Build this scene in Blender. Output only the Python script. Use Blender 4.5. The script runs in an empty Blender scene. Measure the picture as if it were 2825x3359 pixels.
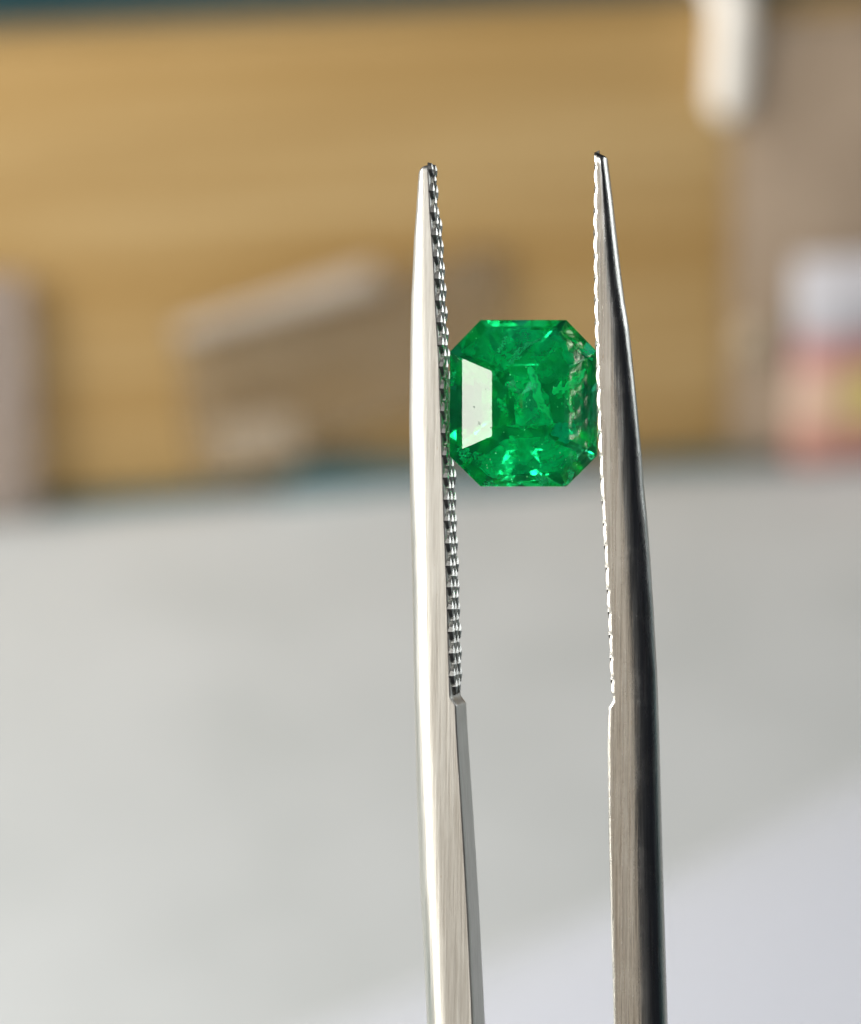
import bpy, bmesh, math, random
from mathutils import Vector, Matrix, noise
random.seed(7)
S = bpy.context.scene
COL = S.collection
S.unit_settings.system = 'METRIC'
S.unit_settings.scale_length = 0.01            # 1 unit = 1 cm
R = math.radians

# ------------------------------------------------------------------ camera
PITCH = R(30.0)
CAM = Vector((0, 0, 22.5))
RT = Vector((1, 0, 0))
UP = Vector((0, math.sin(PITCH), math.cos(PITCH)))
FW = Vector((0, math.cos(PITCH), -math.sin(PITCH)))
FOCUS = 15.0
WIDE = 4.1                                      # cm across the frame at the stone
K = WIDE / 2825.0                               # cm per photograph pixel at the stone
cam_d = bpy.data.cameras.new('camera')
cam = bpy.data.objects.new('camera', cam_d); COL.objects.link(cam)
cam.location = CAM
cam.rotation_euler = (R(90) - PITCH, 0, 0)
cam_d.sensor_fit = 'HORIZONTAL'; cam_d.sensor_width = 36.0
cam_d.lens = 36.0 * FOCUS / WIDE
cam_d.clip_start = 0.5; cam_d.clip_end = 2000
cam_d.dof.use_dof = True
cam_d.dof.focus_distance = FOCUS - 0.03
cam_d.dof.aperture_fstop = cam_d.lens * 1e-3 / 0.40   # 4 mm pupil
S.camera = cam

# ------------------------------------------------------------------ world, lamps, exposure
w = bpy.data.worlds.new('World'); S.world = w; w.use_nodes = True
bg = w.node_tree.nodes['Background']
bg.inputs[0].default_value = (0.62, 0.72, 1.0, 1); bg.inputs[1].default_value = 0.02

STONE = CAM + FOCUS * FW + (1714 - 1412.5) * K * RT - (1323 - 1679.5) * K * UP

def lamp(name, loc, target, sx, sy, radiance, color):
    d = bpy.data.lights.new(name, 'AREA'); d.shape = 'RECTANGLE'
    d.size = sx; d.size_y = sy; d.color = color
    d.energy = radiance * math.pi * sx * sy
    o = bpy.data.objects.new(name, d); COL.objects.link(o)
    o.location = loc
    o.rotation_euler = (Vector(target) - Vector(loc)).to_track_quat('-Z', 'Y').to_euler()
    return o
def around(deg, lift, dist):
    """a point round the stone: deg to the left of the way back to the viewer, lifted by lift degrees"""
    a, e = R(deg), R(lift)
    return STONE + dist * (math.cos(e) * (-math.cos(a) * FW - math.sin(a) * RT) + math.sin(e) * UP)
lamp('window_lamp', around(63, 4, 70), STONE, 24, 36, 14.0, (1.0, 0.97, 0.90))
lamp('room_bounce_lamp', around(26, 0, 70), STONE, 36, 70, 0.62, (1.0, 0.87, 0.72))  # added panel in place of the tan light bounced by the room
lamp('left_fill_lamp', (-27, 20, 24), (0, 38, 2), 14, 14, 22.0, (1.0, 0.99, 0.97))  # added fill, low on the left, to brighten board and paper
lamp('stone_fill_lamp', around(0, 30, 62), STONE, 26, 22, 10.0, (0.98, 0.99, 1.0))  # added fill above the viewer to brighten the inside of the stone
lamp('rim_lamp', (53, 49, 17), STONE, 20, 24, 4.5, (0.90, 0.96, 1.0))  # unseen lamp added for the white rim on the right prong

S.view_settings.view_transform = 'Standard'; S.view_settings.look = 'None'
S.view_settings.exposure = 0.0; S.view_settings.gamma = 1.0
S.view_settings.use_curve_mapping = False
S.render.engine = 'CYCLES'
cy = S.cycles
cy.use_denoising = True
cy.max_bounces = 24; cy.transmission_bounces = 20; cy.glossy_bounces = 12; cy.diffuse_bounces = 5
cy.transparent_max_bounces = 24; cy.volume_bounces = 6
cy.caustics_refractive = True; cy.caustics_reflective = True
cy.sample_clamp_indirect = 20.0; cy.blur_glossy = 0.3

# ------------------------------------------------------------------ helpers
def ray(px, py):
    return (FW + (px - 1412.5) * K / FOCUS * RT - (py - 1679.5) * K / FOCUS * UP)
def on_ground(px, py, z=0.0):
    d = ray(px, py); return CAM + d * ((z - CAM.z) / d.z)
def link(name, me, mat, parent=None):
    o = bpy.data.objects.new(name, me); COL.objects.link(o)
    if mat is not None and len(me.materials) == 0: me.materials.append(mat)
    if parent is not None: o.parent = parent
    return o
def mesh(name, verts, faces, smooth=True):
    me = bpy.data.meshes.new(name); me.from_pydata([tuple(v) for v in verts], [], faces); me.update()
    bm = bmesh.new(); bm.from_mesh(me); bmesh.ops.recalc_face_normals(bm, faces=bm.faces); bm.to_mesh(me); bm.free()
    if smooth: me.polygons.foreach_set('use_smooth', [True] * len(me.polygons))
    return me
def tag(o, label, cat, group=None):
    o['label'] = label; o['category'] = cat
    if group: o['group'] = group
def table(keys, y):
    if y <= keys[0][0]: return keys[0][1]
    for (a, va), (b, vb) in zip(keys, keys[1:]):
        if y <= b: return va + (vb - va) * (y - a) / (b - a)
    return keys[-1][1]
def smooth_table(keys, y):
    """Catmull-Rom through the keys"""
    n = len(keys)
    if y <= keys[0][0]: return keys[0][1]
    if y >= keys[-1][0]: return keys[-1][1]
    for i in range(n - 1):
        if y <= keys[i + 1][0]: break
    x0, x1 = keys[i][0], keys[i + 1][0]; h = x1 - x0; t = (y - x0) / h
    def slope(k):
        if k == 0: return (keys[1][1] - keys[0][1]) / (keys[1][0] - keys[0][0])
        if k == n - 1: return (keys[-1][1] - keys[-2][1]) / (keys[-1][0] - keys[-2][0])
        return (keys[k + 1][1] - keys[k - 1][1]) / (keys[k + 1][0] - keys[k - 1][0])
    m0, m1 = slope(i) * h, slope(i + 1) * h
    return ((2*t**3 - 3*t*t + 1) * keys[i][1] + (t**3 - 2*t*t + t) * m0 + (-2*t**3 + 3*t*t) * keys[i+1][1] + (t**3 - t*t) * m1)

class Mat:
    def __init__(s, name):
        s.m = bpy.data.materials.new(name); s.m.use_nodes = True
        s.t = s.m.node_tree; s.n = s.t.nodes; s.l = s.t.links
        s.b = s.n['Principled BSDF']; s.out = s.n['Material Output']
    def node(s, kind, **kw):
        n = s.n.new(kind)
        for k, v in kw.items():
            if k in n.inputs: n.inputs[k].default_value = v
            else: setattr(n, k, v)
        return n
    def set(s, **kw):
        for k, v in kw.items(): s.b.inputs[k.replace('_', ' ')].default_value = v
        return s
    def coords(s, scale, rot=(0, 0, 0)):
        tc = s.node('ShaderNodeTexCoord'); mp = s.node('ShaderNodeMapping')
        mp.inputs['Scale'].default_value = scale; mp.inputs['Rotation'].default_value = rot
        s.l.new(tc.outputs['Object'], mp.inputs['Vector']); return mp.outputs['Vector']
    def noise(s, vec, scale, detail=3, rough=0.5):
        n = s.node('ShaderNodeTexNoise', Scale=scale, Detail=detail, Roughness=rough)
        s.l.new(vec, n.inputs['Vector']); return n.outputs['Fac']
    def ramp(s, fac, stops):
        r = s.node('ShaderNodeValToRGB'); e = r.color_ramp.elements
        while len(e) < len(stops): e.new(0.5)
        for el, (p, c) in zip(e, stops):
            el.position = p; el.color = (*c, 1) if len(c) == 3 else c
        s.l.new(fac, r.inputs['Fac']); return r.outputs['Color']
    def mix(s, fac, a, b, mode='MIX'):
        m = s.node('ShaderNodeMix', data_type='RGBA', blend_type=mode)
        for sock, v in ((m.inputs[0], fac), (m.inputs[6], a), (m.inputs[7], b)):
            if hasattr(v, 'is_output'): s.l.new(v, sock)
            else: sock.default_value = v if not isinstance(v, tuple) else (*v, 1)[:4]
        return m.outputs[2]
    def bump(s, height, strength, dist):
        b = s.node('ShaderNodeBump', Strength=strength, Distance=dist)
        s.l.new(height, b.inputs['Height']); s.l.new(b.outputs['Normal'], s.b.inputs['Normal']); return b

# ------------------------------------------------------------------ materials
def steel(name, rough, streak, dark=(0.42, 0.39, 0.345)):
    M = Mat(name); M.set(Metallic=1.0)
    v = M.coords((1, 1, 0.022))
    f1 = M.noise(v, 95, 4, 0.65); f2 = M.noise(v, 26, 3, 0.6)
    v2 = M.coords((1, 1, 0.35)); spots = M.noise(v2, 34, 2, 0.5)
    c = M.ramp(f1, [(0.30, dark), (0.52, (0.585, 0.57, 0.525)), (0.72, (0.655, 0.642, 0.60))])
    c = M.mix(M.ramp(spots, [(0.74, (0, 0, 0)), (0.80, (0.6, 0.6, 0.6))]), c, (0.42, 0.33, 0.22))
    M.l.new(c, M.b.inputs['Base Color'])
    r = M.node('ShaderNodeMapRange'); M.l.new(f2, r.inputs['Value'])
    r.inputs['From Min'].default_value = 0.3; r.inputs['From Max'].default_value = 0.7
    r.inputs['To Min'].default_value = rough - 0.06; r.inputs['To Max'].default_value = rough + 0.08
    f3 = M.noise(M.coords((1, 1, 0.6)), 7, 5, 0.65)            # smears and dull patches
    r3 = M.node('ShaderNodeMapRange'); M.l.new(f3, r3.inputs['Value'])
    r3.inputs['From Min'].default_value = 0.5; r3.inputs['From Max'].default_value = 0.68; r3.inputs['To Max'].default_value = 0.05
    sm = M.node('ShaderNodeMath', operation='ADD'); M.l.new(r.outputs[0], sm.inputs[0]); M.l.new(r3.outputs[0], sm.inputs[1])
    M.l.new(sm.outputs[0], M.b.inputs['Roughness'])
    M.bump(f1, streak, 0.004)
    return M.m
STEEL = steel('brushed_steel', 0.245, 0.35)
SATIN = steel('satin_steel', 0.41, 0.30, (0.48, 0.455, 0.41))
TOOTH = steel('milled_steel', 0.28, 0.15)

# ------------------------------------------------------------------ the tabletop and what stands out of focus behind
M = Mat('teal_mat'); v = M.coords((1, 1, 1))
M.l.new(M.ramp(M.noise(v, 1.2, 4), [(0.3, (0.035, 0.115, 0.130)), (0.7, (0.055, 0.155, 0.170))]), M.b.inputs['Base Color'])
M.set(Roughness=0.6); M.bump(M.noise(v, 30, 3), 0.2, 0.02)
o = link('tabletop', mesh('tabletop', [(-60, 8, 0), (60, 8, 0), (60, 110, 0), (-60, 110, 0), (-60, 8, -2), (60, 8, -2), (60, 110, -2), (-60, 110, -2)],
    [(0, 1, 2, 3), (4, 5, 6, 7), (0, 1, 5, 4), (1, 2, 6, 5), (2, 3, 7, 6), (3, 0, 4, 7)], False), M.m)
o['kind'] = 'structure'

# grey paper: its back edge follows the foot of the board and lifts where the teal cloth lies under it
M = Mat('grey_paper'); v = M.coords((1, 1, 1))
M.l.new(M.ramp(M.noise(v, 0.35, 3), [(0.28, (0.455, 0.475, 0.468)), (0.5, (0.495, 0.512, 0.508)), (0.72, (0.525, 0.542, 0.54))]), M.b.inputs['Base Color'])
M.set(Roughness=0.75); M.bump(M.noise(v, 25, 4), 0.08, 0.01)
PAPER = M.m
edge_keys = [(-1500, 1795), (0, 1700), (500, 1662), (850, 1632), (1200, 1590), (1500, 1590), (1900, 1560), (2825, 1512), (4300, 1440)]
NX, NY = 200, 60
vs, fs = [], []
for j in range(NY + 1):
    for i in range(NX + 1):
        px = -7000 + 16000 * i / NX
        e = on_ground(px, smooth_table(edge_keys, px) if -1500 < px < 4300 else (1795 - (px + 1500) * 0.0632 if px < 0 else 1440 - (px - 4300) * 0.049), 0.05)
        t = j / NY
        y = 20 + (e.y - 20) * t; x = e.x * (0.75 + 0.25 * t)
        lift = 0.16 * math.exp(-((px - 1280) / 260.0) ** 2) * max(0, (t - 0.86) / 0.14) ** 2
        z = 0.05 + lift + 0.03 * noise.noise(Vector((x * 0.25, y * 0.2, 3)))* t
        vs.append((x, y, max(z, 0.02)))
for j in range(NY):
    for i in range(NX):
        a = j * (NX + 1) + i; fs.append((a, a + 1, a + NX + 2, a + NX + 1))
o = link('paper_sheet', mesh('paper_sheet', vs, fs), PAPER)
m = o.modifiers.new('thickness', 'SOLIDIFY'); m.thickness = 0.02; m.offset = -1
tag(o, 'large grey paper sheet spread over the tabletop behind the tweezers', 'paper')

# white tissue in thin overlapping layers in the lower right corner
def tissue_mat():
    M = Mat('white_tissue'); M.set(Roughness=0.8, Base_Color=(0.84, 0.86, 0.92, 1)); v = M.coords((1, 1, 1)); M.bump(M.noise(v, 12, 3), 0.1, 0.01)
    tr = M.node('ShaderNodeBsdfTransparent'); mx = M.node('ShaderNodeMixShader'); mx.inputs[0].default_value = 0.56
    M.l.new(M.b.outputs[0], mx.inputs[1]); M.l.new(tr.outputs[0], mx.inputs[2]); M.l.new(mx.outputs[0], M.out.inputs['Surface']); return M.m
TISSUE = tissue_mat()
tissue = bpy.data.objects.new('tissue_paper', None); COL.objects.link(tissue)
p0, p1 = on_ground(1150, 3330, 0.08), on_ground(3150, 2430, 0.08)
tissue.location = p0
tag(tissue, 'bluish white tissue paper lying on the grey paper at the lower right', 'tissue')
du = p1 - p0; dn = Vector((du.y, -du.x, 0)).normalized(); NX, NY = 40, 30
for layer in range(6):
    vs, fs = [], []
    for j in range(NY + 1):
        for i in range(NX + 1):
            s_, t = i / NX * 1.5 - 0.25, j / NY * 9.0
            p = du * s_ + dn * (t + 0.42 * layer + 0.12 * math.sin(s_ * 5 + layer))
            z = 0.02 + 0.05 * layer + 0.35 * (1 - math.exp(-(t / 1.6) ** 2)) * (0.35 + 0.65 * s_) + 0.16 * math.sin(t * 1.1 + s_ * 1.5) * min(t / 2, 1)
            vs.append((p.x, p.y, max(z, 0.02 + 0.05 * layer)))
    for j in range(NY):
        for i in range(NX):
            a = j * (NX + 1) + i; fs.append((a, a + 1, a + NX + 2, a + NX + 1))
    link('layer', mesh('layer', vs, fs), TISSUE, tissue)

# wooden board
A, B = on_ground(0, 1672), on_ground(2825, 1482)
yaw = math.atan2(B.y - A.y, B.x - A.x)
BX = Vector((math.cos(yaw), math.sin(yaw), 0)); BN = Vector((BX.y, -BX.x, 0))      # along the board, and out of its front
def on_board(px, py, off=0.0):
    d = ray(px, py); q = A + BN * off
    t = (q - CAM).dot(BN) / d.dot(BN); return CAM + d * t
def bevelled_box(name, sx, sy, sz, bev, mat, parent=None, seg=3):
    bm = bmesh.new(); bmesh.ops.create_cube(bm, size=1.0)
    bmesh.ops.scale(bm, vec=(sx, sy, sz), verts=bm.verts)
    bmesh.ops.bevel(bm, geom=list(bm.edges), offset=bev, segments=seg, affect='EDGES', profile=0.5)
    me = bpy.data.meshes.new(name); bm.to_mesh(me); bm.free()
    me.polygons.foreach_set('use_smooth', [True] * len(me.polygons))
    return link(name, me, mat, parent)
M = Mat('honey_wood'); v = M.coords((0.05, 1, 1), (0, R(2), 0)); g = M.noise(v, 2.4, 5, 0.6); g2 = M.noise(v, 0.75, 2, 0.5)
c = M.ramp(g, [(0.30, (0.33, 0.20, 0.066)), (0.5, (0.42, 0.275, 0.108)), (0.72, (0.52, 0.37, 0.175))])
c = M.mix(M.ramp(g2, [(0.35, (0.0,)*3), (0.65, (0.7,)*3)]), c, (0.34, 0.195, 0.052))
M.l.new(c, M.b.inputs['Base Color']); M.set(Roughness=0.55); M.bump(g, 0.2, 0.03)
WOOD = M.m
top = on_board(400, 150).z
board = bpy.data.objects.new('wooden_board', None); COL.objects.link(board)
mid = A + BX * 8.0
board.location = mid; board.rotation_euler = (0, 0, yaw)
tag(board, 'honey brown wooden board standing upright behind the stone, out of focus', 'board')
o = bevelled_box('panel', 44, 1.0, top - 0.12, 0.12, WOOD, board); o.location = (0, 0.52, 0.12 + (top - 0.12) / 2)
for sx in (-15, 15):
    o = bevelled_box('foot', 1.2, 5.0, 0.9, 0.1, WOOD, board); o.location = (sx, 3.6, 0.45)

# plastics
def plastic(name, color, clear, rough=0.3, sheen=0.5, noise_scale=0.7):
    M = Mat(name); M.set(Base_Color=(*color, 1), Roughness=rough); v = M.coords((1, 1, 1))
    n = M.noise(v, noise_scale, 3); M.bump(M.noise(v, 1.6, 3), 0.35, 0.15)
    tr = M.node('ShaderNodeBsdfTransparent'); mx = M.node('ShaderNodeMixShader')
    r = M.node('ShaderNodeMapRange'); M.l.new(n, r.inputs['Value'])
    r.inputs['From Min'].default_value = 0.3; r.inputs['From Max'].default_value = 0.7
    r.inputs['To Min'].default_value = max(clear - 0.15, 0); r.inputs['To Max'].default_value = min(clear + 0.15, 1)
    M.l.new(r.outputs[0], mx.inputs[0]); M.l.new(M.b.outputs[0], mx.inputs[1]); M.l.new(tr.outputs[0], mx.inputs[2])
    M.l.new(mx.outputs[0], M.out.inputs['Surface']); return M.m
def pillow(name, corners, off0, off1, bulge, mat, parent=None, nx=24, ny=18, seed=0, wr=0.12):
    """a filled bag in front of the board: four photograph corners (tl, tr, br, bl), puffed front and back"""
    P = [on_board(*c, off0 if k < 2 else off1) for k, c in enumerate(corners)]
    cen = sum(P, Vector()) / 4
    vs, fs = [], []
    for side in (1, -1):
        for j in range(ny + 1):
            for i in range(nx + 1):
                s, t = i / nx, j / ny
                p = (P[0] * (1 - s) + P[1] * s) * (1 - t) + (P[3] * (1 - s) + P[2] * s) * t
                e = min(1, 16 * s * (1 - s) * t * (1 - t) * 1.6) ** 0.6
                h = bulge * e * (1 + wr * 4 * noise.noise(Vector((s * 4 + seed, t * 4, side)))) * (1 if side > 0 else 0.45)
                q = p + BN * (h * side) + BX * 0.06 * noise.noise(Vector((t * 5, seed, s)))
                vs.append(q - cen)
    n1 = (nx + 1) * (ny + 1)
    for k in (0, n1):
        for j in range(ny):
            for i in range(nx):
                a = k + j * (nx + 1) + i; fs.append((a, a + 1, a + nx + 2, a + nx + 1))
    rim = [i for i in range(nx + 1)] + [j * (nx + 1) + nx for j in range(1, ny + 1)] + [ny * (nx + 1) + i for i in range(nx - 1, -1, -1)] + [j * (nx + 1) for j in range(ny - 1, 0, -1)]
    for a, b in zip(rim, rim[1:] + rim[:1]): fs.append((a, b, b + n1, a + n1))
    o = link(name, mesh(name, vs, fs), mat, None); o.location = cen
    if parent is not None:
        o.parent = parent; o.location = cen - parent.location
    return o
# grey clear bag leaning on the board, with its pale seal strip
bag = pillow('plastic_bag', [(575, 1075), (1640, 800), (1680, 1250), (640, 1600)], 0.15, 0.4, 0.16, plastic('smoky_plastic', (0.29, 0.22, 0.14), 0.68), seed=2)
tag(bag, 'smoky clear plastic bag with a pale seal strip, leaning slanted on the board', 'bag')
pillow('seal_strip', [(570, 1070), (1230, 855), (1270, 945), (575, 1125)], 0.36, 0.42, 0.07, plastic('pale_seal', (0.60, 0.53, 0.45), 0.48), bag, 20, 5, seed=5)
pillow('label_patch', [(690, 1395), (960, 1340), (1010, 1500), (740, 1540)], 0.60, 0.62, 0.04, plastic('pale_patch', (0.50, 0.41, 0.30), 0.55), bag, 10, 8, seed=9)
# beige sleeve on the right
sleeve = pillow('plastic_sleeve', [(2400, 60), (3300, 0), (3300, 1450), (2390, 1500)], 0.12, 0.25, 0.10, plastic('beige_plastic', (0.49, 0.375, 0.27), 0.34), seed=12)
tag(sleeve, 'tall beige plastic sleeve standing against the right end of the board', 'sleeve')
sn = bmesh.new(); bmesh.ops.create_uvsphere(sn, u_segments=24, v_segments=12, radius=0.30); bmesh.ops.scale(sn, vec=(1, 0.5, 1.15), verts=sn.verts)
me = bpy.data.meshes.new('highlight_blob'); sn.to_mesh(me); sn.free(); me.polygons.foreach_set('use_smooth', [True] * len(me.polygons))
o = link('highlight_blob', me, plastic('beige_blob', (0.46, 0.37, 0.26), 0.1), sleeve); o.location = on_board(2485, 1120, 0.40) - sleeve.location; o.rotation_euler = (0, 0, yaw)  # rounded lump put in for a blurred highlight on the plastic
# printed packet at the right edge
M = Mat('printed_packet'); v = M.coords((1, 1, 1)); sp = M.node('ShaderNodeSeparateXYZ'); M.l.new(v, sp.inputs[0])
wob = M.noise(v, 1.4, 2)
ad = M.node('ShaderNodeMath', operation='MULTIPLY_ADD'); M.l.new(wob, ad.inputs[0]); ad.inputs[1].default_value = 0.35; M.l.new(sp.outputs['Z'], ad.inputs[2])
mr = M.node('ShaderNodeMapRange'); M.l.new(ad.outputs[0], mr.inputs['Value']); mr.inputs['From Min'].default_value = -1.35; mr.inputs['From Max'].default_value = 1.75
cz = M.ramp(mr.outputs[0], [(0.0, (0.52, 0.24, 0.19)), (0.13, (0.52, 0.24, 0.19)), (0.22, (0.56, 0.38, 0.28)), (0.42, (0.56, 0.37, 0.28)), (0.50, (0.46, 0.21, 0.19)), (0.60, (0.45, 0.22, 0.21)), (0.68, (0.38, 0.38, 0.41)), (0.80, (0.56, 0.55, 0.58)), (1.0, (0.60, 0.58, 0.60))])
xr = M.node('ShaderNodeMapRange'); M.l.new(sp.outputs['X'], xr.inputs['Value']); xr.inputs['From Min'].default_value = -1.1; xr.inputs['From Max'].default_value = -0.8
zr = M.node('ShaderNodeMapRange'); M.l.new(sp.outputs['Z'], zr.inputs['Value']); zr.inputs['From Min'].default_value = 0.0; zr.inputs['From Max'].default_value = -0.15
zb = M.node('ShaderNodeMapRange'); M.l.new(sp.outputs['Z'], zb.inputs['Value']); zb.inputs['From Min'].default_value = -0.95; zb.inputs['From Max'].default_value = -0.8
mu = M.node('ShaderNodeMath', operation='MULTIPLY'); M.l.new(xr.outputs[0], mu.inputs[0]); M.l.new(zr.outputs[0], mu.inputs[1])
mu2 = M.node('ShaderNodeMath', operation='MULTIPLY'); M.l.new(mu.outputs[0], mu2.inputs[0]); M.l.new(zb.outputs[0], mu2.inputs[1])
M.l.new(M.mix(mu2.outputs[0], cz, (0.62, 0.50, 0.16)), M.b.inputs['Base Color']); M.set(Roughness=0.35)
o = pillow('packet', [(2610, 850), (3350, 810), (3350, 1450), (2590, 1525)], 0.5, 0.6, 0.24, M.m, seed=20)
tag(o, 'printed packet in white, red and yellow at the right edge', 'packet')
# mauve pouch at the left edge
o = pillow('fabric_pouch', [(-500, 880), (95, 900), (130, 1690), (-500, 1740)], 0.3, 0.45, 0.25, plastic('mauve_film', (0.47, 0.39, 0.34), 0.48), seed=31)
tag(o, 'mauve grey pouch standing at the left edge of the picture', 'pouch')
# white strap hanging over the top of the board
M = Mat('white_strap'); M.set(Base_Color=(0.93, 0.88, 0.80, 1), Roughness=0.5)
c0 = on_board(2392, 400, 0.42); wd = 0.27
prof = []
for k in range(13):
    a = R(180 * k / 12); prof.append((math.sin(a) * wd * 1.0, math.cos(a)))
vs, fs = [], []
zs = [c0.z - 0.10 + 0.02 * k for k in range(0)]
path = []                                                     # (z, distance from the board's front, width factor)
for k in range(9): path.append((c0.z + 0.36 * (1 - math.cos(R(90 * k / 8))), 0.30, max(0.02, math.sin(R(90 * k / 8)))))
for k in range(1, 14): path.append((c0.z + 0.36 + (top - c0.z - 0.36 + 0.05) * k / 13, 0.30, 1.0))
for k in range(1, 9): a = R(90 * k / 8); path.append((top + 0.05 + 0.28 * math.sin(a), 0.30 - 0.28 * (1 - math.cos(a)), 1.0))
for k in range(1, 8): path.append((top + 0.33 - 0.0 * k, 0.02 - 0.25 * k, 1.0))
NP = 24
for i, (z, off, wf) in enumerate(path):
    a_, b_ = path[max(i - 1, 0)], path[min(i + 1, len(path) - 1)]
    tz, to = b_[0] - a_[0], b_[1] - a_[1]; L = math.hypot(tz, to) or 1; nz, no = -to / L, tz / L
    base = Vector((c0.x, c0.y, 0)) + BN * (off - 0.42)
    for k in range(NP):
        a = 2 * math.pi * k / NP
        u, h = math.cos(a) * wd * wf, math.sin(a) * 0.22 * wf
        q = base + BX * u + BN * (h * no); vs.append(Vector((q.x, q.y, z + h * nz)) - c0)
for i in range(len(path) - 1):
    for k in range(NP):
        a, b = i * NP + k, i * NP + (k + 1) % NP; fs.append((a, b, b + NP, a + NP))
fs.append(tuple(range(NP))); fs.append(tuple(range((len(path) - 1) * NP, len(path) * NP)))
o = link('white_strap', mesh('white_strap', vs, fs), M.m); o.location = c0
tag(o, 'white rounded strap hanging down at the top right, blurred', 'strap')
# teal cloth fold at the foot of the board
M = Mat('teal_cloth'); M.set(Base_Color=(0.035, 0.10, 0.11, 1), Roughness=0.8); v = M.coords((1, 1, 1)); M.bump(M.noise(v, 14, 3), 0.3, 0.03)
o = pillow('teal_cloth', [(1000, 1512), (1980, 1490), (2000, 1620), (820, 1660)], 0.2, 0.35, 0.2, M.m, seed=41)
tag(o, 'dark teal folded cloth at the foot of the wooden board', 'cloth')

# ------------------------------------------------------------------ tweezers
TILT = R(13.3); ca, sa = math.cos(TILT), math.sin(TILT)
tw = bpy.data.objects.new('tweezers', None); COL.objects.link(tw)
basis = Matrix((RT, FW, UP)).transposed().to_4x4()
tw.matrix_world = Matrix.Translation(STONE) @ basis @ Matrix.Rotation(-TILT, 4, 'Z')
tag(tw, 'brushed steel tweezers with serrated jaws gripping the green stone', 'tweezers')
W_keys = [(507, 0.125), (540, 0.14), (800, 0.17), (1300, 0.19), (2300, 0.225), (3359, 0.26), (6000, 0.5), (9500, 0.6)]
LI = [(537, 1404), (580, 1409), (680, 1413), (780, 1420), (880, 1427), (1000, 1432), (1180, 1443), (1350, 1448), (1550, 1456), (1700, 1460), (1900, 1468), (2100, 1474), (2288, 1479), (2312, 1497), (2400, 1501), (2700, 1520), (3000, 1537), (3359, 1553), (9500, 1975)]
LO = [(537, 1396), (541, 1386), (548, 1379), (560, 1374), (600, 1371), (680, 1366), (780, 1358), (880, 1354), (980, 1349), (1121, 1346), (1361, 1342), (1602, 1345), (1922, 1353), (2242, 1358), (2562, 1366), (2883, 1377), (3123, 1390), (3358, 1401), (9500, 1750)]
RI = [(507, 1945), (600, 1947), (700, 1944), (800, 1944), (1000, 1946), (1150, 1950), (1350, 1955), (1550, 1963), (1700, 1972), (1800, 1977), (2000, 1988), (2200, 1997), (2292, 2001), (2314, 1987), (2400, 1984), (2700, 1986), (3000, 1994), (3359, 2003), (9500, 2025)]
RO = [(507, 1985), (512, 1992), (600, 2002), (700, 2012), (800, 2023), (900, 2034), (1000, 2047), (1080, 2060), (1300, 2083), (1500, 2101), (1600, 2108), (1700, 2118), (1800, 2126), (2000, 2139), (2200, 2150), (2400, 2157), (2700, 2165), (3000, 2174), (3359, 2185), (9500, 2250)]
FLAT = 0.42
def arm_at(side, y):
    """inner face x (at the front edge), thickness, width, in tweezers coordinates"""
    W = table(W_keys, y)
    ins, outs = (LI, LO) if side < 0 else (RI, RO)
    ix, ox = (table(ins, y) - 1714) * K, (table(outs, y) - 1714) * K
    xi = (ix + W / 2 * sa) / ca
    if y > 2288: ix += side * (0 if y > 8000 else 19.5) * K * min(1, (y - 2288) / 24)
    xr = (ix + W / 2 * sa) / ca                               # the inner face without its step
    lo, hi = 0.0, 3.0
    for _ in range(40):
        T = (lo + hi) / 2
        reach = T * FLAT * ca + math.sqrt((T * (1 - FLAT) * ca) ** 2 + (W / 2 * sa) ** 2)
        if reach < side * (ox - xr * ca): lo = T
        else: hi = T
    T += abs(xr - xi)
    return xi, T, W, abs(xr - xi)
def section(side, xi, T, W, step, bulge=0.0):
    f = (T - step) * FLAT + step; A_, B_ = T - f, W / 2; b = min(0.009 if side < 0 else 0.013, T * 0.18)
    pts = [(0, -B_ + b * 1.35), (b * 0.25, -B_ + b * 0.45), (b, -B_)]
    pts += [(b + (f - b) * k / 5, -B_) for k in range(1, 5)]
    for k in range(0, 25):
        a = R(-90 + 180 * k / 24)
        ex = abs(math.cos(a)) ** 0.92 * A_; pts.append((f + ex, math.sin(a) * B_))
    pts += [(f - (f - b) * k / 5, B_) for k in range(1, 5)]
    pts += [(b, B_), (b * 0.25, B_ - b * 0.45), (0, B_ - b * 1.35)]
    pts += [(0, (B_ - b * 1.35) * (1 - 2 * k / 6)) for k in range(1, 6)]
    if bulge: pts[0], pts[1] = (-bulge, -B_ + b * 1.35), (b * 0.25 - bulge * 0.9, -B_ + b * 0.45); pts[2] = (b - bulge * 0.5, -B_)
    return [(xi + side * x, y) for x, y in pts]
def z_of(y): return (1323 - y) * K
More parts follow.
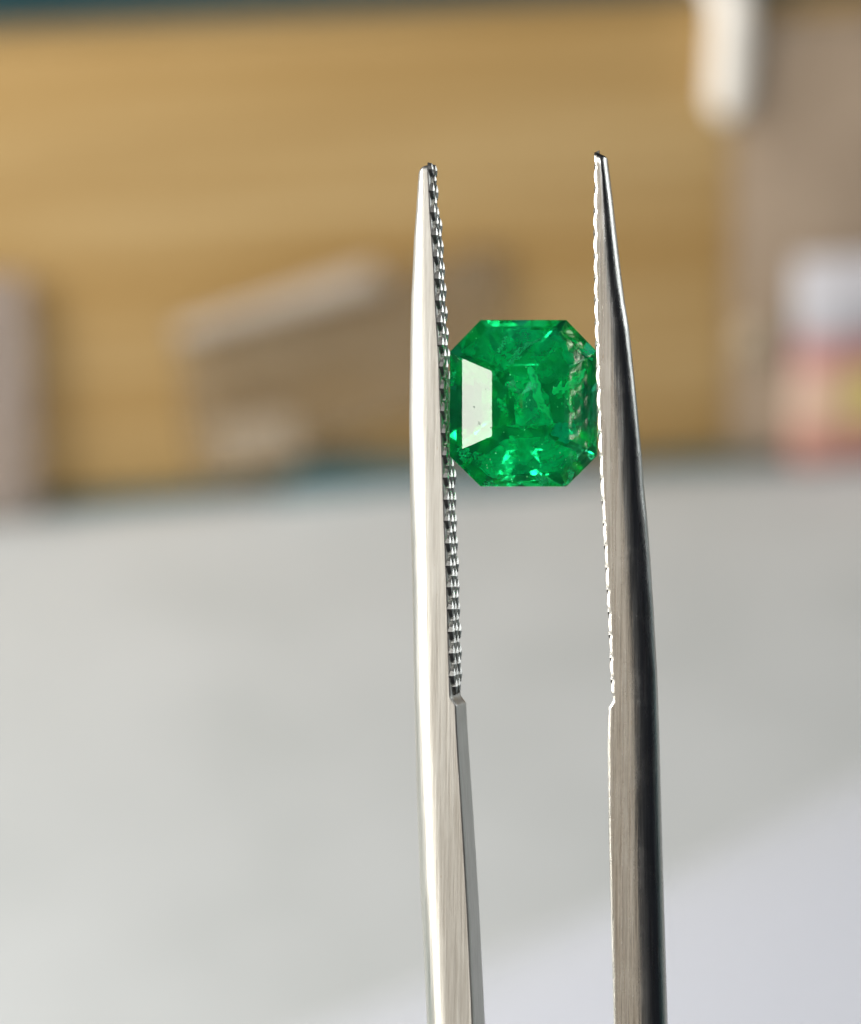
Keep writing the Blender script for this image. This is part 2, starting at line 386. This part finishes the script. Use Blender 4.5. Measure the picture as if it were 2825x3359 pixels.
for side, name in ((-1, 'left'), (1, 'right')):
    y0 = 537 if side < 0 else 507
    ys = [y0, y0 + 2, y0 + 5, y0 + 9, y0 + 15, y0 + 24] + list(range(y0 + 30, 2280, 6 if side > 0 else 24)) + [2286, 2290, 2296, 2304, 2310, 2314, 2320] + list(range(2340, 3500, 30)) + list(range(3600, 9501, 300))
    vs, fs = [], []
    for i, y in enumerate(ys):
        xi, T, W, step = arm_at(side, y)
        if i < 5:                                             # round the tip over in depth
            W *= (0.62, 0.76, 0.86, 0.93, 0.98)[i]
        ph = ((y - y0 - 14) / 72.4) % 1.0
        bulge = 0 if side < 0 or y > 2270 else 0.014 * abs(math.cos(math.pi * ph)) ** 0.8 * (0.8 + 0.4 * noise.noise(Vector((y * 0.02, 0, 0)))) - 0.004
        sec = section(side, xi, T, W, step, bulge); n = len(sec)
        for x, d in sec:
            z = z_of(y)
            if side > 0: z -= abs(x - xi) * 0.45 * max(0, 1 - (y - y0) / 160.0)
            vs.append((x, d, z))
    for i in range(len(ys) - 1):
        for k in range(n):
            a, b = i * n + k, i * n + (k + 1) % n; fs.append((a, b, b + n, a + n))
    fs.append(tuple(range(n))); fs.append(tuple(range((len(ys) - 1) * n, len(ys) * n)))
    prong = link('prong', mesh('prong_' + name, vs, fs), SATIN if side < 0 else STEEL, tw)
    m = prong.modifiers.new('sharp', 'EDGE_SPLIT'); m.split_angle = R(24)
    prong['label'] = 'bright left prong showing its knurled inner face' if side < 0 else 'right prong, dark on its rounded outer side'
    # knurled teeth: diamonds in staggered columns
    hz, hy, ht = 0.047, 0.029, (0.020 if side < 0 else 0.016)
    NR = 8; tv, tf = [], []
    for rr, hh in ((1.0, -0.006), (0.78, ht * 0.74), (0.20, ht)):
        for k in range(NR):
            a = 2 * math.pi * k / NR; cx_, cz_ = math.cos(a), math.sin(a)
            q = rr / (abs(cx_) ** 1.1 + abs(cz_) ** 1.1) ** (1 / 1.1)
            tv.append((hh, cx_ * q * hy, cz_ * q * hz))
    for r_ in range(2):
        for k in range(NR): tf.append((r_ * NR + k, r_ * NR + (k + 1) % NR, r_ * NR + NR + (k + 1) % NR, r_ * NR + NR + k))
    tf.append(tuple(range(2 * NR, 3 * NR)))
    tm = mesh('tooth', tv, tf, False)
    tm.materials.append(TOOTH)
    y, row = y0 + 14, 0
    while y < 2285:
        xi, T, W, step = arm_at(side, y); xa = arm_at(side, y + 20)[0]; xb = arm_at(side, y - 20)[0]
        slope = math.atan2(xb - xa, 40 * K)
        for j in range(7):
            if (row + j) % 2 or (side > 0 and j == 0): continue
            d = -W / 2 + (0.026 if side < 0 else 0.030) + j * 0.036
            if d > W / 2 - 0.02: break
            t = link('tooth', tm, TOOTH, prong)
            g = 1 + random.uniform(-0.1, 0.1)
            sc = 0.8 if y < y0 + 60 else 1
            t.location = (xi, d, z_of(y) + random.uniform(-0.003, 0.003))
            t.rotation_euler = (0, slope + (0 if side < 0 else math.pi), 0)
            t.scale = (g, sc, sc)
        y += 36.2; row += 1
bw = bevelled_box('butt', 0.62, 0.6, 1.2, 0.1, STEEL, tw)
bw.location = ((2000 - 1714) * K / ca, 0, z_of(9500) - 0.3)

# ------------------------------------------------------------------ emerald
gem = bpy.data.objects.new('emerald', None); COL.objects.link(gem)
gem.matrix_world = Matrix.Translation(STONE) @ basis
tag(gem, 'rectangular step cut green emerald with clipped corners, held between the tweezer jaws', 'gemstone')
def octagon(l, r, t, b, c, depth):
    l, r, t, b, c = l * K, r * K, t * K, b * K, c * K
    return [(l, depth, t - c * 1.03), (l + c, depth, t), (r - c, depth, t), (r, depth, t - c * 1.03), (r, depth, b + c), (r - c, depth, b), (l + c, depth, b), (l, depth, b + c * 0.98)]
rings = [octagon(-102, 126, 150, -156, 47, -0.143),
         octagon(-198, 211, 235, -236, 87, -0.064),
         octagon(-238, 245, 273, -273, 101, -0.010),
         octagon(-238, 245, 273, -273, 101, 0.012),
         octagon(-180, 188, 215, -215, 84, 0.130),
         octagon(-112, 118, 146, -147, 52, 0.240),
         octagon(-50, 54, 84, -86, 22, 0.328),
         octagon(-5, 5, 38, -40, 3, 0.388)]
vs = [p for r in rings for p in r]; fs = [tuple(range(8))]
for i in range(len(rings) - 1):
    for k in range(8):
        a, b = i * 8 + k, i * 8 + (k + 1) % 8; fs.append((a, b, b + 8, a + 8))
fs.append(tuple(range((len(rings) - 1) * 8, len(rings) * 8)))
M = Mat('emerald_glass')
M.set(Base_Color=(0.86, 1.0, 0.92, 1), Roughness=0.0, IOR=1.58); M.b.inputs['Transmission Weight'].default_value = 1.0
va = M.node('ShaderNodeVolumeAbsorption'); va.inputs['Color'].default_value = (0.0, 0.97, 0.71, 1); va.inputs['Density'].default_value = 4.0
vsn = M.node('ShaderNodeVolumeScatter'); vsn.inputs['Color'].default_value = (0.05, 1.0, 0.55, 1); vsn.inputs['Density'].default_value = 0.22; vsn.inputs['Anisotropy'].default_value = 0.3
ad = M.node('ShaderNodeAddShader'); M.l.new(va.outputs[0], ad.inputs[0]); M.l.new(vsn.outputs[0], ad.inputs[1])
M.l.new(ad.outputs[0], M.out.inputs['Volume'])
v = M.coords((1, 1, 1)); M.bump(M.noise(v, 60, 2), 0.02, 0.002)
body = link('cut_stone', mesh('cut_stone', vs, fs, False), M.m, gem)

def veil_mat(name, color, lo, hi, scale, rough=0.35, gloss=0.12):
    M = Mat(name); M.set(Base_Color=(*color, 1), Roughness=rough, Specular_IOR_Level=0.0); v = M.coords((1, 1, 1))
    n = M.noise(v, scale, 4, 0.6)
    r = M.node('ShaderNodeMapRange'); M.l.new(n, r.inputs['Value'])
    r.inputs['From Min'].default_value = lo; r.inputs['From Max'].default_value = hi
    tl = M.node('ShaderNodeBsdfGlossy'); tl.inputs['Color'].default_value = (*color, 1); tl.inputs['Roughness'].default_value = rough
    bp = M.node('ShaderNodeBump', Strength=1.0, Distance=0.03); M.l.new(M.noise(v, scale * 1.3, 3), bp.inputs['Height']); M.l.new(bp.outputs[0], tl.inputs['Normal'])
    a = M.node('ShaderNodeMixShader'); a.inputs[0].default_value = gloss
    ts = M.node('ShaderNodeBsdfTranslucent'); ts.inputs['Color'].default_value = (*color, 1)
    a0 = M.node('ShaderNodeMixShader'); a0.inputs[0].default_value = 0.45
    M.l.new(M.b.outputs[0], a0.inputs[1]); M.l.new(ts.outputs[0], a0.inputs[2])
    M.l.new(a0.outputs[0], a.inputs[1]); M.l.new(tl.outputs[0], a.inputs[2])
    tr = M.node('ShaderNodeBsdfTransparent'); mx = M.node('ShaderNodeMixShader')
    M.l.new(r.outputs[0], mx.inputs[0]); M.l.new(tr.outputs[0], mx.inputs[1]); M.l.new(a.outputs[0], mx.inputs[2])
    M.l.new(mx.outputs[0], M.out.inputs['Surface']); return M.m
VEIL = veil_mat('inclusion_veil', (0.03, 1.0, 0.42), 0.36, 0.60, 24, 0.35, 0.04)
GLINT = veil_mat('inclusion_glint', (0.06, 1.0, 0.46), 0.30, 0.50, 22, 0.35, 0.0)
GLOW = veil_mat('painted_glow', (0.006, 0.90, 0.38), 0.32, 0.72, 9, 0.5, 0.0)  # colour of sheets that paint the stone's inner glow
DEEP_GLOW = veil_mat('painted_glow_deep', (0.004, 0.66, 0.28), 0.38, 1.0, 7, 0.5, 0.0)  # darker sheet colour, painting the glow deeper in the stone
FLECK = veil_mat('inclusion_fleck', (0.16, 1.0, 0.66), 0.38, 0.52, 70, 0.2, 0.2)
TEAL = veil_mat('inclusion_plate', (0.01, 0.62, 0.44), 0.15, 0.6, 22, 0.4, 0.05)

def gp(x, y, d): return Vector(((x - 1714) * K, d, (1323 - y) * K))
def ribbon(pts, width, d0, d1, mat, seed):
    """thin crumpled veil along a path of photograph points, going from depth d0 to d1 in the stone"""
    vs, fs = [], []; N = 28; C = 6
    for i in range(N + 1):
        t = i / N * (len(pts) - 1); k = min(int(t), len(pts) - 2); f = t - k
        p = gp(*[pts[k][q] * (1 - f) + pts[k + 1][q] * f for q in (0, 1)], d0 + (d1 - d0) * i / N)
        ta = gp(*pts[k + 1], 0) - gp(*pts[k], 0); ta.normalize(); nr = Vector((ta.z, 0, -ta.x))
        wdt = width * K * math.sin(math.pi * (0.06 + 0.88 * i / N)) ** 0.6 * (0.7 + 0.9 * abs(noise.noise(Vector((i * 0.35, seed, 0)))))
        for c in range(C + 1):
            s = c / C - 0.5
            q = p + nr * (s * wdt + 0.010 * noise.noise(Vector((i * 0.3, c * 0.5, seed)))) + Vector((0, s * wdt * 1.2 + 0.02 * noise.noise(Vector((i * 0.25, c * 0.6, seed + 9))), 0))
            vs.append(q)
    for i in range(N):
        for c in range(C):
            a = i * (C + 1) + c; fs.append((a, a + 1, a + C + 2, a + C + 1))
    return link('inclusion_or_glow', mesh('inclusion_or_glow', vs, fs), mat, gem)
ribbon([(1735, 1205), (1755, 1262), (1765, 1310), (1785, 1345), (1808, 1392)], 36, -0.05, -0.02, GLINT, 1)
ribbon([(1850, 1283), (1854, 1330), (1866, 1372)], 22, -0.04, -0.01, GLINT, 2)
ribbon([(1912, 1212), (1882, 1245), (1845, 1266), (1812, 1292)], 40, -0.02, 0.01, GLINT, 3)
ribbon([(1690, 1320), (1700, 1350), (1706, 1380)], 26, -0.02, 0.05, VEIL, 4)
ribbon([(1668, 1195), (1700, 1168), (1728, 1143), (1775, 1124)], 26, -0.08, -0.03, FLECK, 5)
ribbon([(1640, 1165), (1652, 1140), (1658, 1115)], 16, -0.05, 0.0, FLECK, 6)
ribbon([(1810, 1128), (1830, 1138), (1842, 1150)], 16, -0.05, 0.0, VEIL, 7)
ribbon([(1630, 1310), (1650, 1330), (1662, 1365)], 26, 0.0, 0.05, VEIL, 8)
ribbon([(1660, 1255), (1690, 1290), (1700, 1310)], 24, 0.02, 0.06, VEIL, 9)
ribbon([(1660, 1395), (1720, 1402), (1790, 1396), (1880, 1393)], 18, -0.02, 0.02, VEIL, 10)
ribbon([(1560, 1480), (1600, 1500), (1640, 1545)], 34, 0.0, 0.06, VEIL, 11)
ribbon([(1760, 1545), (1785, 1565), (1800, 1580)], 36, 0.0, 0.05, FLECK, 12)
ribbon([(1858, 1530), (1868, 1552), (1850, 1585)], 28, 0.0, 0.04, FLECK, 13)
ribbon([(1672, 1430), (1690, 1462), (1684, 1490)], 34, 0.0, 0.06, VEIL, 14)
ribbon([(1840, 1470), (1862, 1478), (1880, 1492)], 28, 0.0, 0.04, VEIL, 15)
ribbon([(1590, 1590), (1608, 1580), (1625, 1586)], 26, -0.01, 0.02, FLECK, 16)
ribbon([(1527, 1460), (1535, 1490), (1560, 1500)], 34, 0.0, 0.05, VEIL, 17)
ribbon([(1498, 1215), (1495, 1240), (1492, 1265)], 16, 0.0, 0.03, VEIL, 18)
ribbon([(1870, 1120), (1890, 1150), (1925, 1180)], 36, 0.0, 0.05, VEIL, 19)
def patch(cx, cy, rx, ry, d, tilt, mat, seed):
    vs, fs = [gp(cx, cy, d)], []; N = 26
    for k in range(N):
        a = 2 * math.pi * k / N; g = 1 + 0.35 * noise.noise(Vector((math.cos(a) * 1.5, math.sin(a) * 1.5, seed)))
        x, y = cx + rx * g * math.cos(a), cy + ry * g * math.sin(a)
        vs.append(gp(x, y, d + tilt * (y - cy) * K + 0.01 * noise.noise(Vector((x * 0.02, y * 0.02, seed)))))
    for k in range(N): fs.append((0, 1 + k, 1 + (k + 1) % N))
    return link('inclusion_or_glow', mesh('inclusion_or_glow', vs, fs), mat, gem)
def plate(pts, d, slope, mat, seed):  # green sheet added to stand in for light returned by the stone
    cx, cy_ = sum(p[0] for p in pts) / len(pts), sum(p[1] for p in pts) / len(pts)
    rim = []
    for (x0, y0_), (x1, y1) in zip(pts, pts[1:] + pts[:1]):
        for k in range(6):
            f = k / 6; rim.append((x0 + (x1 - x0) * f + 5 * noise.noise(Vector((x0 + f * 9, y0_, seed))), y0_ + (y1 - y0_) * f + 5 * noise.noise(Vector((y0_ + f * 9, x0, seed)))))
    vs = [gp(cx, cy_, d)]; n = len(rim)
    for r_ in (0.35, 0.7, 1.0):
        for x, y in rim:
            xx, yy = cx + (x - cx) * r_, cy_ + (y - cy_) * r_
            vs.append(gp(xx, yy, d - 0.3 * (xx - cx) * K + slope * (yy - cy_) * K + 0.02 * noise.noise(Vector((xx * 0.02, yy * 0.02, seed)))))
    fs = [(0, 1 + k, 1 + (k + 1) % n) for k in range(n)]
    for r_ in range(2):
        for k in range(n): fs.append((1 + r_ * n + k, 1 + r_ * n + (k + 1) % n, 1 + r_ * n + n + (k + 1) % n, 1 + r_ * n + n + k))
    return link('inclusion_or_glow', mesh('inclusion_or_glow', vs, fs), mat, gem)  # a glow sheet, sharing its object name with the veils
plate([(1520, 1180), (1605, 1092), (1822, 1090), (1895, 1165), (1908, 1460), (1840, 1552), (1600, 1556), (1524, 1475)], 0.075, 0.0, DEEP_GLOW, 50)
plate([(1532, 1172), (1618, 1094), (1822, 1090), (1878, 1148), (1880, 1215), (1800, 1262), (1700, 1250), (1612, 1202)], 0.015, 0.25, GLOW, 51)
plate([(1650, 1240), (1740, 1226), (1800, 1300), (1812, 1395), (1690, 1400), (1690, 1300)], 0.03, -0.2, GLOW, 52)
plate([(1800, 1230), (1900, 1215), (1905, 1270), (1830, 1310)], 0.02, 0.2, GLOW, 53)
plate([(1570, 1500), (1660, 1440), (1800, 1432), (1885, 1475), (1835, 1540), (1618, 1545)], 0.03, -0.4, GLOW, 54)
patch(1845, 1412, 36, 28, 0.0, 0.6, TEAL, 55)
# bright pin points
vs, fs = [], []
for k in range(70):
    x, y = random.gauss(1725, 105), random.gauss(1340, 130)
    if k % 3 == 0: x, y = random.uniform(1600, 1880), random.gauss(1530, 40)
    if not (1500 < x < 1925 and 1085 < y < 1575) or abs(x - 1714) + abs(y - 1323) > 400: continue
    p = gp(x, y, random.uniform(-0.04, 0.06)); s = random.uniform(0.0015, 0.004) * random.choice((0.6, 1, 1)); b = len(vs)
    vs += [p + Vector(q) * s for q in ((1, 0, 0), (-1, 0, 0), (0, 1, 0), (0, -1, 0), (0, 0, 1.4), (0, 0, -1.4))]
    fs += [(b, b+2, b+4), (b+2, b+1, b+4), (b+1, b+3, b+4), (b+3, b, b+4), (b+2, b, b+5), (b+1, b+2, b+5), (b+3, b+1, b+5), (b, b+3, b+5)]
M = Mat('pin_point'); M.set(Base_Color=(0.95, 1, 0.97, 1), Roughness=0.2)
o = link('pin_points', mesh('pin_points', vs, fs, False), M.m, gem); o['kind'] = 'stuff'

# dust on the crown facet that mirrors the window
vs, fs = [], []
for cx, cy_, r_ in ((1572, 1392, 7), (1555, 1336, 4), (1592, 1280, 3), (1608, 1405, 4)):
    b = len(vs); N = 9
    for k in range(N):
        a = 2 * math.pi * k / N; g = r_ * random.uniform(0.4, 1.1)
        x, y = cx + g * math.cos(a), cy_ + g * math.sin(a)
        t = (x - 1516) / 96.0
        vs.append(gp(x, y, -0.064 - 0.079 * t - 0.0012))
    fs.append(tuple(range(b, b + N)))
M = Mat('dust'); M.set(Base_Color=(0.32, 0.38, 0.32, 1), Roughness=0.9)
o = link('dust_specks', mesh('dust_specks', vs, fs, False), M.m, gem); o['kind'] = 'stuff'
